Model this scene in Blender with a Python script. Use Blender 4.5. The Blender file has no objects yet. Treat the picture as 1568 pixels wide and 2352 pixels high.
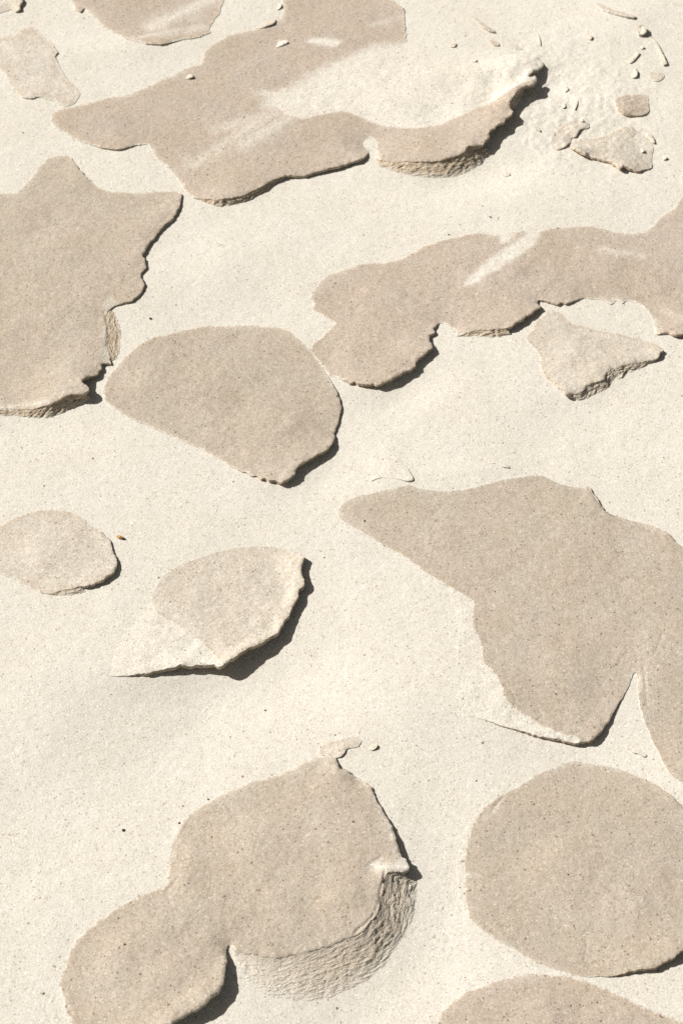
import bpy, math, random
import numpy as np
from mathutils import Vector, Matrix
from mathutils.geometry import delaunay_2d_cdt

# ------------------------------------------------------------------ camera, sun, sky, exposure
MM = 0.001
PITCH = math.radians(52.0)              # how far the camera looks down
DIST = 0.84
TF = math.tan(math.radians(15.0))       # half of the vertical field of view
CAM = np.array([0.0, -DIST*math.cos(PITCH), DIST*math.sin(PITCH)])
SUN_EL = math.radians(38.0)
SUN_XY = np.array([-0.955, 0.297]); SUN_XY = SUN_XY/np.linalg.norm(SUN_XY)

scene = bpy.context.scene
cam_d = bpy.data.cameras.new('camera')
cam = bpy.data.objects.new('camera', cam_d)
scene.collection.objects.link(cam)
cam.location = Vector(CAM)
cam.rotation_euler = (math.pi/2 - PITCH, 0, 0)
cam_d.sensor_fit = 'VERTICAL'
cam_d.sensor_height = 24.0
cam_d.angle_y = math.radians(30.0)
cam_d.clip_start = 0.02
cam_d.clip_end = 200.0
cam_d.dof.use_dof = True
cam_d.dof.focus_distance = 0.80
cam_d.dof.aperture_fstop = 22.0
scene.camera = cam

world = bpy.data.worlds.new('World')
scene.world = world
world.use_nodes = True
wn = world.node_tree
wn.nodes.clear()
wo = wn.nodes.new('ShaderNodeOutputWorld')
wb = wn.nodes.new('ShaderNodeBackground')
sky = wn.nodes.new('ShaderNodeTexSky')
sky.sky_type = 'NISHITA'
sky.sun_disc = False
sky.sun_elevation = SUN_EL
sky.sun_rotation = math.atan2(SUN_XY[0], SUN_XY[1])
sky.air_density = 1.0
sky.dust_density = 1.5
wb.inputs['Strength'].default_value = 0.05
wt = wn.nodes.new('ShaderNodeMix'); wt.data_type = 'RGBA'; wt.blend_type = 'MULTIPLY'
wt.inputs[0].default_value = 1.0; wt.inputs[7].default_value = (1.0, 0.71, 0.45, 1)   # the photograph's warm white balance
wn.links.new(sky.outputs[0], wt.inputs[6])
wn.links.new(wt.outputs[2], wb.inputs['Color'])
wn.links.new(wb.outputs[0], wo.inputs['Surface'])

sun_d = bpy.data.lights.new('sun', 'SUN')
sun_d.energy = 4.2
sun_d.angle = math.radians(0.5)
sun_d.color = (1.0, 0.955, 0.88)
sun = bpy.data.objects.new('sun', sun_d)
scene.collection.objects.link(sun)
to_sun = Vector((SUN_XY[0]*math.cos(SUN_EL), SUN_XY[1]*math.cos(SUN_EL), math.sin(SUN_EL)))
sun.rotation_euler = to_sun.to_track_quat('Z', 'Y').to_euler()
sun.location = to_sun*3

scene.view_settings.view_transform = 'Standard'
scene.view_settings.look = 'None'
scene.view_settings.exposure = 0.765
scene.view_settings.gamma = 1.0
scene.view_settings.use_curve_mapping = False
scene.cycles.use_denoising = False
scene.cycles.max_bounces = 6

# ------------------------------------------------------------------ noise and relief (metres)
def vnoise(x, y, seed=0):
    xi = np.floor(x).astype(np.int64); yi = np.floor(y).astype(np.int64)
    fx = x - xi; fy = y - yi
    fx = fx*fx*fx*(fx*(fx*6-15)+10); fy = fy*fy*fy*(fy*(fy*6-15)+10)
    def h(a, b):
        n = (a*374761393 + b*668265263 + seed*982451653) & 0x7fffffff
        n = ((n ^ (n >> 13))*1274126177) & 0x7fffffff
        n = n ^ (n >> 16)
        return (n & 0xffff)/32767.5 - 1.0
    a = h(xi, yi)*(1-fx) + h(xi+1, yi)*fx
    b = h(xi, yi+1)*(1-fx) + h(xi+1, yi+1)*fx
    return a*(1-fy) + b*fy

def fbm(x, y, wl, seed=0, octv=3, gain=0.5):
    r = 0; a = 1.0
    for k in range(octv):
        c, s = math.cos(0.7*k+seed), math.sin(0.7*k+seed)
        r = r + a*vnoise((x*c - y*s)/wl + 17.3*k, (x*s + y*c)/wl - 9.1*k, seed + 31*k)
        wl *= 0.5; a *= gain
    return r

BUMPS = []          # x, y, radius along, radius across, angle, height
def relief(x, y, hollows=True):
    x = np.asarray(x, float); y = np.asarray(y, float)
    z = 0.9*MM*fbm(x, y, 0.13, 3, 2, 0.35) + 0.16*MM*fbm(x, y, 0.02, 8, 2, 0.5)
    z = z + 0.035*MM*fbm(x, y, 0.004, 5, 2, 0.6)
    crumb = np.exp(-(((x-0.118)/0.05)**2 + ((y-0.27)/0.055)**2)**2)
    z = z + crumb*MM*(0.34*np.abs(fbm(x, y, 0.006, 41, 3, 0.6)) + 0.40*fbm(x, y, 0.016, 43, 2))
    for bx, by, ra, rb, an, hh in BUMPS:
        if hh < -1.15*MM and not hollows: continue     # wind-scoured hollows under the lifted rims
        c, s = math.cos(an), math.sin(an)
        u = ((x-bx)*c + (y-by)*s)/ra; v = (-(x-bx)*s + (y-by)*c)/rb
        z = z + hh*np.exp(-(u*u + v*v))
    return z

def ground(px, py, h=0.0):
    """the point of the place, h metres above the sand, that the photograph shows at px, py (of 1568 x 2352)"""
    px = np.asarray(px, float); py = np.asarray(py, float); h = np.asarray(h, float)
    a = (px-784)/1176*TF; b = -(py-1176)/1176*TF
    dx = a; dy = math.cos(PITCH) + b*math.sin(PITCH); dz = -math.sin(PITCH) + b*math.cos(PITCH)
    z = h*1.0
    for _ in range(6):
        t = (z - CAM[2])/dz
        x = CAM[0] + t*dx; y = CAM[1] + t*dy
        z = relief(x, y) + h
    return x, y

for (px, py, ra, rb, an, hh) in [
        (150, 1620, 60, 30, 10, 1.6), (60, 1900, 50, 30, 20, -1.2), (330, 1720, 40, 26, -10, -0.8),
        (900, 1500, 50, 30, 0, 0.8), (1000, 2090, 14, 40, 0, -0.8), (620, 1340, 30, 25, 0, -0.5),
        (450, 640, 50, 20, 25, 0.9), (1250, 470, 50, 14, -5, 1.0), (885, 1062, 7, 12, 35, 0.4), (1100, 390, 26, 14, 12, -2.6), (1255, 195, 15, 13, 0, -2.4), (570, 1565, 46, 28, 15, -4.0), (390, 1600, 32, 9, 0, -1.0), (880, 2270, 30, 22, 40, -2.4),
        (90, 985, 34, 12, 0, -1.2), (730, 1100, 22, 14, 40, -1.4), (1360, 930, 20, 12, 10, -0.8), (930, 900, 26, 12, 30, -1.6), (1340, 1730, 42, 20, 0, -2.4),
        (1100, 1085, 22, 7, -8, 0.9), (1180, 165, 16, 12, 10, 2.2), (1020, 200, 40, 16, 20, 1.0),
        (300, 110, 40, 12, 10, 1.0), (1300, 1000, 50, 20, -10, -0.8), (1440, 45, 30, 20, 0, 1.6)]:
    gx, gy = ground(px, py)
    BUMPS.append((float(gx), float(gy), ra*MM, rb*MM, math.radians(an), hh*MM))

# ------------------------------------------------------------------ materials
def new_mat(name):
    m = bpy.data.materials.new(name); m.use_nodes = True
    m.node_tree.nodes.clear()
    return m, m.node_tree

class N:
    """small helper to write shader nodes"""
    def __init__(s, nt): s.nt = nt
    def __call__(s, kind, **kw):
        n = s.nt.nodes.new('ShaderNode'+kind)
        ins = kw.pop('ins', {})
        for k, v in kw.items(): setattr(n, k, v)
        for k, v in ins.items():
            if hasattr(v, 'is_output') or isinstance(v, bpy.types.NodeSocket): s.nt.links.new(v, n.inputs[k])
            else: n.inputs[k].default_value = v
        return n
    def math(s, op, a, b=0.0, c=0.0, clamp=False):
        n = s.nt.nodes.new('ShaderNodeMath'); n.operation = op; n.use_clamp = clamp
        for i, v in enumerate((a, b, c)):
            if isinstance(v, bpy.types.NodeSocket): s.nt.links.new(v, n.inputs[i])
            else: n.inputs[i].default_value = v
        return n.outputs[0]
    def mix(s, f, a, b, blend='MIX'):
        n = s.nt.nodes.new('ShaderNodeMix'); n.data_type = 'RGBA'; n.blend_type = blend
        for k, v in ((0, f), (6, a), (7, b)):
            if isinstance(v, bpy.types.NodeSocket): s.nt.links.new(v, n.inputs[k])
            elif k == 0: n.inputs[0].default_value = v
            else: n.inputs[k].default_value = (*v, 1)
        return n.outputs[2]
    def smooth(s, v, lo, hi, a=0.0, b=1.0):
        n = s.nt.nodes.new('ShaderNodeMapRange'); n.interpolation_type = 'SMOOTHSTEP'
        s.nt.links.new(v, n.inputs[0])
        for i, q in enumerate((lo, hi, a, b)): n.inputs[i+1].default_value = q
        return n.outputs[0]
    def ramp(s, v, stops, interp='LINEAR'):
        n = s.nt.nodes.new('ShaderNodeValToRGB'); cr = n.color_ramp; cr.interpolation = interp
        while len(cr.elements) < len(stops): cr.elements.new(0.5)
        for e, (p, c) in zip(cr.elements, stops): e.position = p; e.color = (*c, 1)
        s.nt.links.new(v, n.inputs[0])
        return n.outputs[0]

SAND = (0.562, 0.551, 0.517)
TAN = (0.388, 0.353, 0.308)
TAN2 = (0.40, 0.352, 0.302)
WALL = (0.40, 0.33, 0.25)

def grain_group():
    """pale quartz grains: colour multiplier, and a height for the bump"""
    g = bpy.data.node_groups.new('sand_grains', 'ShaderNodeTree')
    g.interface.new_socket('Tint', in_out='OUTPUT', socket_type='NodeSocketColor')
    g.interface.new_socket('Height', in_out='OUTPUT', socket_type='NodeSocketFloat')
    n = N(g)
    pos = n('NewGeometry').outputs['Position']
    v1 = n('TexVoronoi', ins={'Vector': pos, 'Scale': 2300.0})
    v2 = n('TexVoronoi', ins={'Vector': pos, 'Scale': 1500.0})
    v3 = n('TexVoronoi', ins={'Vector': pos, 'Scale': 420.0})
    s1 = n('SeparateColor', ins={'Color': v1.outputs['Color']})
    s2 = n('SeparateColor', ins={'Color': v2.outputs['Color']})
    s3 = n('SeparateColor', ins={'Color': v3.outputs['Color']})
    fine = n.ramp(s1.outputs[0], [(0.0, (0.68, 0.65, 0.62)), (0.05, (0.88, 0.86, 0.83)), (0.14, (0.95, 0.94, 0.925)),
                                  (0.45, (0.995, 0.99, 0.985)), (0.9, (1.05, 1.055, 1.055)), (0.97, (1.12, 1.12, 1.12)), (1.0, (1.35, 1.35, 1.35))])
    coarse = n.ramp(s2.outputs[1], [(0.0, (0.55, 0.51, 0.48)), (0.004, (0.65, 0.59, 0.54)), (0.012, (0.92, 0.885, 0.85)), (0.05, (0.97, 0.95, 0.93)),
                                    (0.12, (1.0, 0.997, 0.99)), (0.93, (1.0, 1.0, 1.0)), (1.0, (1.06, 1.06, 1.06))])
    rare = n.ramp(s3.outputs[2], [(0.0, (0.25, 0.18, 0.14)), (0.002, (0.4, 0.3, 0.25)), (0.004, (1, 1, 1)), (1.0, (1, 1, 1))])
    core = n.math('LESS_THAN', v3.outputs['Distance'], 0.23)
    rare = n.mix(core, (1, 1, 1), rare)
    mott = n('TexNoise', ins={'Vector': pos, 'Scale': 260.0, 'Detail': 4.0, 'Roughness': 0.65})
    mottc = n.ramp(mott.outputs[0], [(0.3, (0.965, 0.96, 0.95)), (0.7, (1.03, 1.032, 1.035))])
    big = n('TexNoise', ins={'Vector': pos, 'Scale': 22.0, 'Detail': 3.0, 'Roughness': 0.5})
    bigc = n.ramp(big.outputs[0], [(0.3, (0.975, 0.97, 0.955)), (0.7, (1.02, 1.022, 1.025))])
    c = n.mix(1.0, fine, coarse, 'MULTIPLY')
    c = n.mix(1.0, c, rare, 'MULTIPLY')
    c = n.mix(1.0, c, mottc, 'MULTIPLY')
    c = n.mix(1.0, c, bigc, 'MULTIPLY')
    nz = n('TexNoise', ins={'Vector': pos, 'Scale': 1100.0, 'Detail': 2.0, 'Roughness': 0.6})
    h = n.math('ADD', n.math('MULTIPLY', nz.outputs[0], 1.0), n.math('MULTIPLY', mott.outputs[0], 1.4))
    out = g.nodes.new('NodeGroupOutput')
    g.links.new(c, out.inputs[0]); g.links.new(h, out.inputs[1])
    return g
GRAIN = grain_group()

def finish(n, nt, col, h, dist, rough=0.95, strength=1.0):
    b = n('Bump', ins={'Strength': strength, 'Distance': dist, 'Height': h})
    p = n('BsdfPrincipled', ins={'Base Color': col, 'Roughness': rough, 'Normal': b.outputs[0]})
    p.inputs['Specular IOR Level'].default_value = 0.15
    o = n('OutputMaterial')
    nt.links.new(p.outputs[0], o.inputs['Surface'])

def grains(n, nt):
    g = nt.nodes.new('ShaderNodeGroup'); g.node_tree = GRAIN
    return g.outputs[0], g.outputs[1]

def mat_sand():
    m, nt = new_mat('dry_sand'); n = N(nt)
    t, h = grains(n, nt)
    finish(n, nt, n.mix(1.0, SAND, t, 'MULTIPLY'), h, 0.00013)
    return m

def mat_crust(name, tan=TAN, tan2=TAN2, wrinkle=0.5):
    m, nt = new_mat(name); n = N(nt)
    t, h = grains(n, nt)
    pos = n('NewGeometry').outputs['Position']
    nz = n('TexNoise', ins={'Vector': pos, 'Scale': 420.0, 'Detail': 3.0, 'Roughness': 0.65}).outputs[0]
    nz2 = n('TexNoise', ins={'Vector': pos, 'Scale': 60.0, 'Detail': 4.0, 'Roughness': 0.6}).outputs[0]
    sdf = n('Attribute', attribute_name='damp').outputs['Fac']
    dust = n('Attribute', attribute_name='dust').outputs['Fac']
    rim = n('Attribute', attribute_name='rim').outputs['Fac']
    e = n.math('ADD', sdf, n.math('MULTIPLY', n.math('SUBTRACT', nz, 0.5), 3.2))
    damp = n.smooth(e, -0.35, 0.55)
    d = n.math('ADD', dust, n.math('MULTIPLY', n.math('MULTIPLY', n.math('SUBTRACT', nz, 0.5), n.math('SUBTRACT', 1.0, dust)), n.math('MULTIPLY', dust, 4.0)), clamp=True)
    base = n.mix(n.smooth(nz2, 0.35, 0.7), tan, tan2)
    nz3 = n('TexNoise', ins={'Vector': pos, 'Scale': 33.0, 'Detail': 5.0, 'Roughness': 0.62}).outputs[0]
    base = n.mix(n.smooth(nz3, 0.42, 0.68, 0.0, 0.45), base, tuple(q*k for q, k in zip(tan, (1.06, 1.10, 1.15))))
    # the outermost millimetre of a damp patch is a warmer, more orange tan
    edge = n.smooth(sdf, 0.2, 2.2, 0.45, 0.0)
    base = n.mix(edge, base, (0.44, 0.375, 0.305))
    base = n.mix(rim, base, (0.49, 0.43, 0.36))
    t = n('Gamma', ins={'Color': t, 'Gamma': 1.35}).outputs[0]
    f = n.math('MULTIPLY', damp, n.math('SUBTRACT', 1.0, d), clamp=True)
    col = n.mix(f, SAND, base)
    wr = n('TexNoise', ins={'Vector': pos, 'Scale': 150.0, 'Detail': 6.0, 'Roughness': 0.7}).outputs[0]
    hh = n.math('ADD', h, n.math('MULTIPLY', n.math('MULTIPLY', wr, f), wrinkle*2.4))
    fg = n('TexNoise', ins={'Vector': pos, 'Scale': 620.0, 'Detail': 3.0, 'Roughness': 0.7}).outputs[0]
    fgc = n.ramp(fg, [(0.32, (0.90, 0.885, 0.87)), (0.5, (1.0, 1.0, 1.0)), (0.70, (1.08, 1.085, 1.09))])
    col = n.mix(n.math('ADD', 0.25, n.math('MULTIPLY', f, 0.75)), col, n.mix(1.0, col, fgc, 'MULTIPLY'))
    finish(n, nt, n.mix(1.0, col, t, 'MULTIPLY'), hh, 0.00013)
    return m

def mat_wall(name, base=WALL, pale=(0.52, 0.46, 0.38)):
    m, nt = new_mat(name); n = N(nt)
    t, h = grains(n, nt)
    pos = n('NewGeometry').outputs['Position']
    lay = n('Attribute', attribute_name='layer').outputs['Vector']
    st = n('TexNoise', ins={'Vector': lay, 'Scale': 1.0, 'Detail': 4.0, 'Roughness': 0.6}).outputs[0]
    col = n.mix(n.smooth(st, 0.38, 0.62), base, pale)
    col = n.mix(n('Attribute', attribute_name='upper').outputs['Fac'], col, TAN)
    fade = n('Attribute', attribute_name='fade').outputs['Fac']
    col = n.mix(fade, col, SAND)
    hh = n.math('ADD', h, n.math('MULTIPLY', st, 3.5))
    finish(n, nt, n.mix(1.0, col, t, 'MULTIPLY'), hh, 0.0003)
    return m

def mat_plain(name, c, rough=0.7):
    m, nt = new_mat(name); n = N(nt)
    pos = n('NewGeometry').outputs['Position']
    nz = n('TexNoise', ins={'Vector': pos, 'Scale': 900.0, 'Detail': 3.0}).outputs[0]
    col = n.mix(nz, tuple(q*0.6 for q in c), tuple(min(1, q*1.4) for q in c))
    finish(n, nt, col, nz, 0.0001, rough)
    return m

M_SAND = mat_sand()
M_CRUST = mat_crust('damp_crust')
M_PINK = mat_crust('rosy_crust', (0.394, 0.350, 0.309), (0.40, 0.350, 0.300))
M_GREY = mat_crust('grey_crust', (0.475, 0.450, 0.408), (0.478, 0.445, 0.398))
M_FAINT = mat_crust('faint_crust', (0.485, 0.462, 0.424), (0.492, 0.46, 0.412), 0.6)
M_WALL = mat_wall('layered_sand')
M_PALEWALL = mat_wall('pale_layered_sand', (0.475, 0.425, 0.36), (0.54, 0.495, 0.425))

# ------------------------------------------------------------------ meshes
def link(name, me, mat, parent=None):
    o = bpy.data.objects.new(name, me)
    scene.collection.objects.link(o)
    if mat: me.materials.append(mat)
    if parent: o.parent = parent
    return o

def mesh_np(name, V, F, attrs=None, smooth=True):
    me = bpy.data.meshes.new(name)
    V = np.asarray(V, np.float32)
    F = [np.asarray(f, np.int32) for f in F] if not isinstance(F, np.ndarray) else F
    me.vertices.add(len(V)); me.vertices.foreach_set('co', V.ravel())
    if isinstance(F, np.ndarray):
        n, k = F.shape
        me.loops.add(n*k); me.loops.foreach_set('vertex_index', F.astype(np.int32).ravel())
        me.polygons.add(n); me.polygons.foreach_set('loop_start', np.arange(0, n*k, k, dtype=np.int32))
    else:
        L = np.array([len(f) for f in F], np.int32)
        me.loops.add(int(L.sum())); me.loops.foreach_set('vertex_index', np.concatenate(F))
        me.polygons.add(len(F)); me.polygons.foreach_set('loop_start', np.concatenate([[0], np.cumsum(L)[:-1]]).astype(np.int32))
    me.update(calc_edges=True)
    me.validate()
    me.polygons.foreach_set('use_smooth', np.full(len(me.polygons), smooth))
    for k, a in (attrs or {}).items():
        a = np.asarray(a, np.float32)
        if a.ndim == 1:
            at = me.attributes.new(k, 'FLOAT', 'POINT'); at.data.foreach_set('value', a)
        else:
            at = me.attributes.new(k, 'FLOAT_VECTOR', 'POINT'); at.data.foreach_set('vector', a.ravel())
    me.update()
    return me

# the sand, one sheet out to the horizon
def axis(lo, hi, step, far):
    a = list(np.arange(lo, hi+step/2, step))
    s = step; L = []; q = lo
    while q > -far: s *= 1.3; q -= s; L.append(q)
    s = step; R = []; q = a[-1]
    while q < far: s *= 1.3; q += s; R.append(q)
    return np.array(L[::-1] + a + R)
def build_sand():
    X = axis(-0.205, 0.205, 0.0007, 40.0); Y = axis(-0.255, 0.385, 0.0007, 60.0)
    gx, gy = np.meshgrid(X, Y)
    z = relief(gx.ravel(), gy.ravel())
    r = np.hypot(gx.ravel(), gy.ravel())
    z = z + np.clip(r-1.0, 0, 60)*0.02*vnoise(gx.ravel()/6.0, gy.ravel()/6.0, 77)
    V = np.column_stack([gx.ravel(), gy.ravel(), z])
    nx, ny = len(X), len(Y)
    i = np.arange(nx-1)[None, :] + nx*np.arange(ny-1)[:, None]; i = i.ravel()
    F = np.column_stack([i, i+1, i+1+nx, i+nx])
    o = link('sand', mesh_np('sand', V, F), M_SAND)
    o['kind'] = 'structure'
    return o
build_sand()

def segdist(P, A, B):
    """distance of points P to the segments A-B, and the index of the nearest"""
    best = np.full(len(P), 1e9); idx = np.zeros(len(P), int)
    for k in range(len(A)):
        d = B[k]-A[k]; L = float(d@d) + 1e-18
        t = np.clip(((P-A[k])@d)/L, 0, 1)
        q = A[k] + t[:, None]*d
        r = np.hypot(P[:, 0]-q[:, 0], P[:, 1]-q[:, 1])
        m = r < best; best[m] = r[m]; idx[m] = k
    return best, idx
def inside(P, poly):
    x, y = P[:, 0], P[:, 1]; r = np.zeros(len(P), bool)
    a = poly; b = np.roll(poly, -1, 0)
    for (x1, y1), (x2, y2) in zip(a, b):
        if y1 == y2: continue
        c = ((y1 > y) != (y2 > y)) & (x < (x2-x1)*(y-y1)/(y2-y1) + x1)
        r ^= c
    return r
def sdf(P, poly):
    d, _ = segdist(P, poly, np.roll(poly, -1, 0))
    return np.where(inside(P, poly), d, -d)
def catmull(P, per):
    n = len(P); out = []
    for i in range(n):
        p0, p1, p2, p3 = P[i-1], P[i], P[(i+1) % n], P[(i+2) % n]
        L = np.hypot(*(p2[:2]-p1[:2])); k = max(1, int(round(L/per)))
        for j in range(k):
            t = j/k
            s = 0.5*((2*p1) + (-p0+p2)*t + (2*p0-5*p1+4*p2-p3)*t*t + (-p0+3*p1-3*p2+p3)*t**3)
            l = p1*(1-t) + p2*t
            q = l.copy(); q[:2] = 0.65*s[:2] + 0.35*l[:2]     # a little corner is kept
            out.append(q)
    return np.array(out)
def px_poly(pts, per=None):
    a = np.array(pts, float)
    x, y = ground(a[:, 0], a[:, 1])
    P = np.column_stack([x, y])
    return catmull(np.column_stack([P, np.zeros(len(P))]), per)[:, :2] if per else P

SEED = [10]
def rim_of(pts, per, jag, flush):
    rows = []
    for p in pts:
        h = (p[2] if len(p) > 2 else flush)*MM
        x, y = ground(p[0], p[1], h)
        if len(p) > 4:
            bx, by = ground(p[3], p[4]); rows.append([x, y, h, bx-x, by-y, 1.0])
        else: rows.append([x, y, h, 0, 0, 0.0])
    R = np.array(rows, float)
    area = 0.5*np.sum(R[:, 0]*np.roll(R[:, 1], -1) - np.roll(R[:, 0], -1)*R[:, 1])
    if area < 0: R = R[::-1].copy()
    C = catmull(R, per)
    SEED[0] += 1
    for _ in range(1):
        t = np.roll(C[:, :2], -2, 0) - np.roll(C[:, :2], 2, 0)
        t /= np.linalg.norm(t, axis=1)[:, None] + 1e-12
        nrm = np.column_stack([t[:, 1], -t[:, 0]])
    s = np.cumsum(np.hypot(*(C[:, :2]-np.roll(C[:, :2], 1, 0)).T))
    lift = np.clip(C[:, 2]/(1.5*MM), 0, 1)
    # ragged: rounded waves where it is flush, angular notches where it has broken off
    rag = fbm(s, s*0, 0.006, SEED[0], 4, 0.55)
    nt_ = fbm(s, s*0+3, 0.0035, SEED[0]+7, 3, 0.6)
    rs = np.random.RandomState(SEED[0]*7+1)
    def broken(lo_, hi_):
        k = np.concatenate([[0], np.cumsum(rs.uniform(lo_, hi_, int(s[-1]/(lo_*MM))+4))])*MM
        k = k[k < s[-1]]; v = rs.uniform(-1, 1, len(k)); v[0] = 0
        return np.interp(s, np.append(k, s[-1]), np.append(v, 0))
    notch = 0.9*broken(1.0, 5.0) + 0.5*broken(0.45, 1.6) + 0.25*nt_
    off = jag*MM*((1-lift*0.5)*0.42*rag + lift*0.42*notch)
    C[:, :2] += nrm*off[:, None]
    C[:, 2] *= 1 + 0.10*lift*fbm(s, s*0+9, 0.008, SEED[0]+3, 2)
    t = np.roll(C[:, :2], -4, 0) - np.roll(C[:, :2], 4, 0)
    t /= np.linalg.norm(t, axis=1)[:, None] + 1e-12
    nrm = np.column_stack([t[:, 1], -t[:, 0]])
    return C, nrm, s

def slab_meshes(pts, scars=(), step_h=0.9, damp=None, pale=(), veil=(), inner=(), step=0.55, jag=1.0, rough=0.07, rip=2.0, fadeh=0.0, flush=0.25,
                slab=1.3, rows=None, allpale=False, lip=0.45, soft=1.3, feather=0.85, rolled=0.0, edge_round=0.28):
    C, nrm, s = rim_of(pts, min(0.4, step*0.8)*MM, jag, flush)
    rim = C[:, :2]; n = len(rim)
    P0 = C[::4, :2]
    lo = rim.min(0); hi = rim.max(0)
    st = step*MM
    gx, gy = np.meshgrid(np.arange(lo[0], hi[0], st), np.arange(lo[1], hi[1], st))
    rnd = np.random.RandomState(SEED[0])
    G = np.column_stack([gx.ravel(), gy.ravel()]); G = G + rnd.uniform(-0.28, 0.28, G.shape)*st
    G = G[inside(G, rim)]
    if len(G):
        dist, _ = segdist(G, P0, np.roll(P0, -1, 0))
        G = G[dist > 0.45*st]
    V2 = [Vector((float(a[0])*1000, float(a[1])*1000)) for a in rim] + [Vector((float(a[0])*1000, float(a[1])*1000)) for a in G]
    res = delaunay_2d_cdt(V2, [(i, (i+1) % n) for i in range(n)], [], 1, 1e-5)
    P = np.array([(v.x, v.y) for v in res[0]])/1000.0
    F = np.array([f for f in res[2] if len(f) == 3])
    # height: rims carry it, control points inside shape it
    C0 = C[:, :3].copy()
    C0[:, 2] += relief(rim[:, 0], rim[:, 1]) - relief(rim[:, 0], rim[:, 1], False)
    K = C0[::3, :3]; w0 = np.ones(len(K))*np.median(np.hypot(*(K[:, :2]-np.roll(K[:, :2], 1, 0)).T))
    if len(inner):
        a = np.array(inner, float); ix, iy = ground(a[:, 0], a[:, 1], a[:, 2]*MM)
        K = np.vstack([K, np.column_stack([ix, iy, a[:, 2]*MM])]); w0 = np.concatenate([w0, np.full(len(a), 0.02)])
    num = np.zeros(len(P)); den = np.zeros(len(P)); rel = np.zeros(len(P)); dr = np.zeros(len(P))
    rel_h = list(C[::3, 2]) + [None]*len(inner)
    for (kx, ky, kh), w, rh in zip(K, w0, rel_h):
        q = w/((P[:, 0]-kx)**2 + (P[:, 1]-ky)**2 + (0.3*MM)**2)**1.4
        num += q*kh; den += q
        if rh is not None: rel += q*rh; dr += q
    h = num/den + (relief(P[:, 0], P[:, 1], False) - relief(P[:, 0], P[:, 1]))
    h = np.maximum(h, np.minimum(rel/dr, 0.35*MM))        # never sinks under the sand it lies on
    A = P0; B = np.roll(P0, -1, 0)
    d, near = segdist(P, A, B)
    rimh = C[::4, 2][near]
    liftn = np.clip(rimh/(2.0*MM), 0, 1)
    h = h - edge_round*MM*liftn*np.clip(1-d/(0.8*MM), 0, 1)**2
    inner_f = np.clip(d/(4*MM), 0, 1)
    h = h + rough*MM*inner_f*np.clip(h/(0.8*MM), 0.08, 1)*fbm(P[:, 0], P[:, 1], 0.009, 21, 4, 0.6)*2.0
    h = h + 0.10*MM*liftn*np.clip(1-d/(5*MM), 0, 1)*fbm(P[:, 0], P[:, 1], 0.0025, 33, 3, 0.7)*1.6
    for line, depth, wid in scars:
        q = px_poly(line)
        g, _ = segdist(P, q[:-1], q[1:])
        k = 1 + 0.6*fbm(P[:, 0], P[:, 1], 0.003, 91, 2)
        h = np.maximum(h - 0.55*depth*MM*k*np.exp(-(g/(wid*MM))**2), np.minimum(h, 0.12*MM))
    z = relief(P[:, 0], P[:, 1]) + h
    if damp is None:
        sd = d/MM + np.where(rimh < 0.05*MM, -0.7, -0.3)
        sd = np.where(liftn > 0.4, 9.0, sd/soft)
    else:
        sd = sdf(P, px_poly(damp, 1.0*MM))/MM
        sd = np.where((liftn > 0.3) & (d < 3*MM) & (sd > 0.3), np.maximum(sd, 3.0), sd)
    if allpale: sd = sd*0 - 5
    dust = np.zeros(len(P))
    for poly, soft in pale:
        q = sdf(P, px_poly(poly, 2*MM))/MM + 0.4*fbm(P[:, 0], P[:, 1], 0.004, 50, 3)*min(soft, 1.5)
        e = np.clip(q/soft*0.5+0.5, 0, 1); dust = np.maximum(dust, e*e*(3-2*e))
    for x1, y1, x2, y2, rr, stn in veil:
        ax, ay = ground([x1, x2], [y1, y2])
        q, _ = segdist(P, np.array([[ax[0], ay[0]]]), np.array([[ax[1], ay[1]]]))
        q = q*(1 + 0.35*fbm(P[:, 0], P[:, 1], 0.012, 60, 3))
        dust = np.maximum(dust, stn*np.exp(-(q/(rr*0.2*MM))**2))
    # wind-blown grains feather the margins that lie flush with the sand
    fe = np.clip(0.45 + 0.55*fbm(P[:, 0], P[:, 1], 0.022, 71, 3), 0, 1)*(1-np.clip(liftn*2.5, 0, 1))*feather
    dust = np.maximum(dust, fe*np.exp(-d/((0.8 + 2.4*np.clip(fbm(P[:, 0], P[:, 1], 0.03, 72, 2)+0.4, 0, 1))*MM)))
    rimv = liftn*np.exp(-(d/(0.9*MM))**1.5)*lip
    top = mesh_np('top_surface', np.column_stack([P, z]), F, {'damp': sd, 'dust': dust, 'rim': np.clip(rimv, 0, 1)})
    # ---- the broken edge: from the rim down into the sand
    zt = relief(rim[:, 0], rim[:, 1]) + C[:, 2] - edge_round*MM*np.clip(C[:, 2]/(2*MM), 0, 1)
    H = C[:, 2]
    hasb = C[:, 5]
    rows = rows or (26 if max(H) > 1.2*MM else 5)
    und = np.where(H > 0.8*MM, np.clip(0.75*H, 0, 5*MM), 0.0)
    un_off = -nrm*und[:, None]
    B2 = C[:, 3:5]
    VV = []; LAY = []; FD = []; UP = []
    width = np.linalg.norm(B2, axis=1)
    for r in range(rows+1):
        t = r/rows
        # undercut: a slab of fixed thickness, hollow below it
        thick = np.clip(slab*MM/np.maximum(H, 1e-6), 0, 0.9)
        u = np.clip((t-thick)/(1-thick+1e-6), 0, 1)
        o_u = un_off*(u**0.6)[:, None] + nrm*(0.22*MM*np.sin(np.clip(t/thick, 0, 1)*math.pi)*np.clip(H/(2*MM), 0, 1))[:, None]
        # sloping: a short step, then a rippled bank running out onto the sand
        tt = max(0.0, (t-0.06)/0.94)
        o_s = B2*tt
        off = o_u*(1-hasb)[:, None] + o_s*hasb[:, None]
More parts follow.
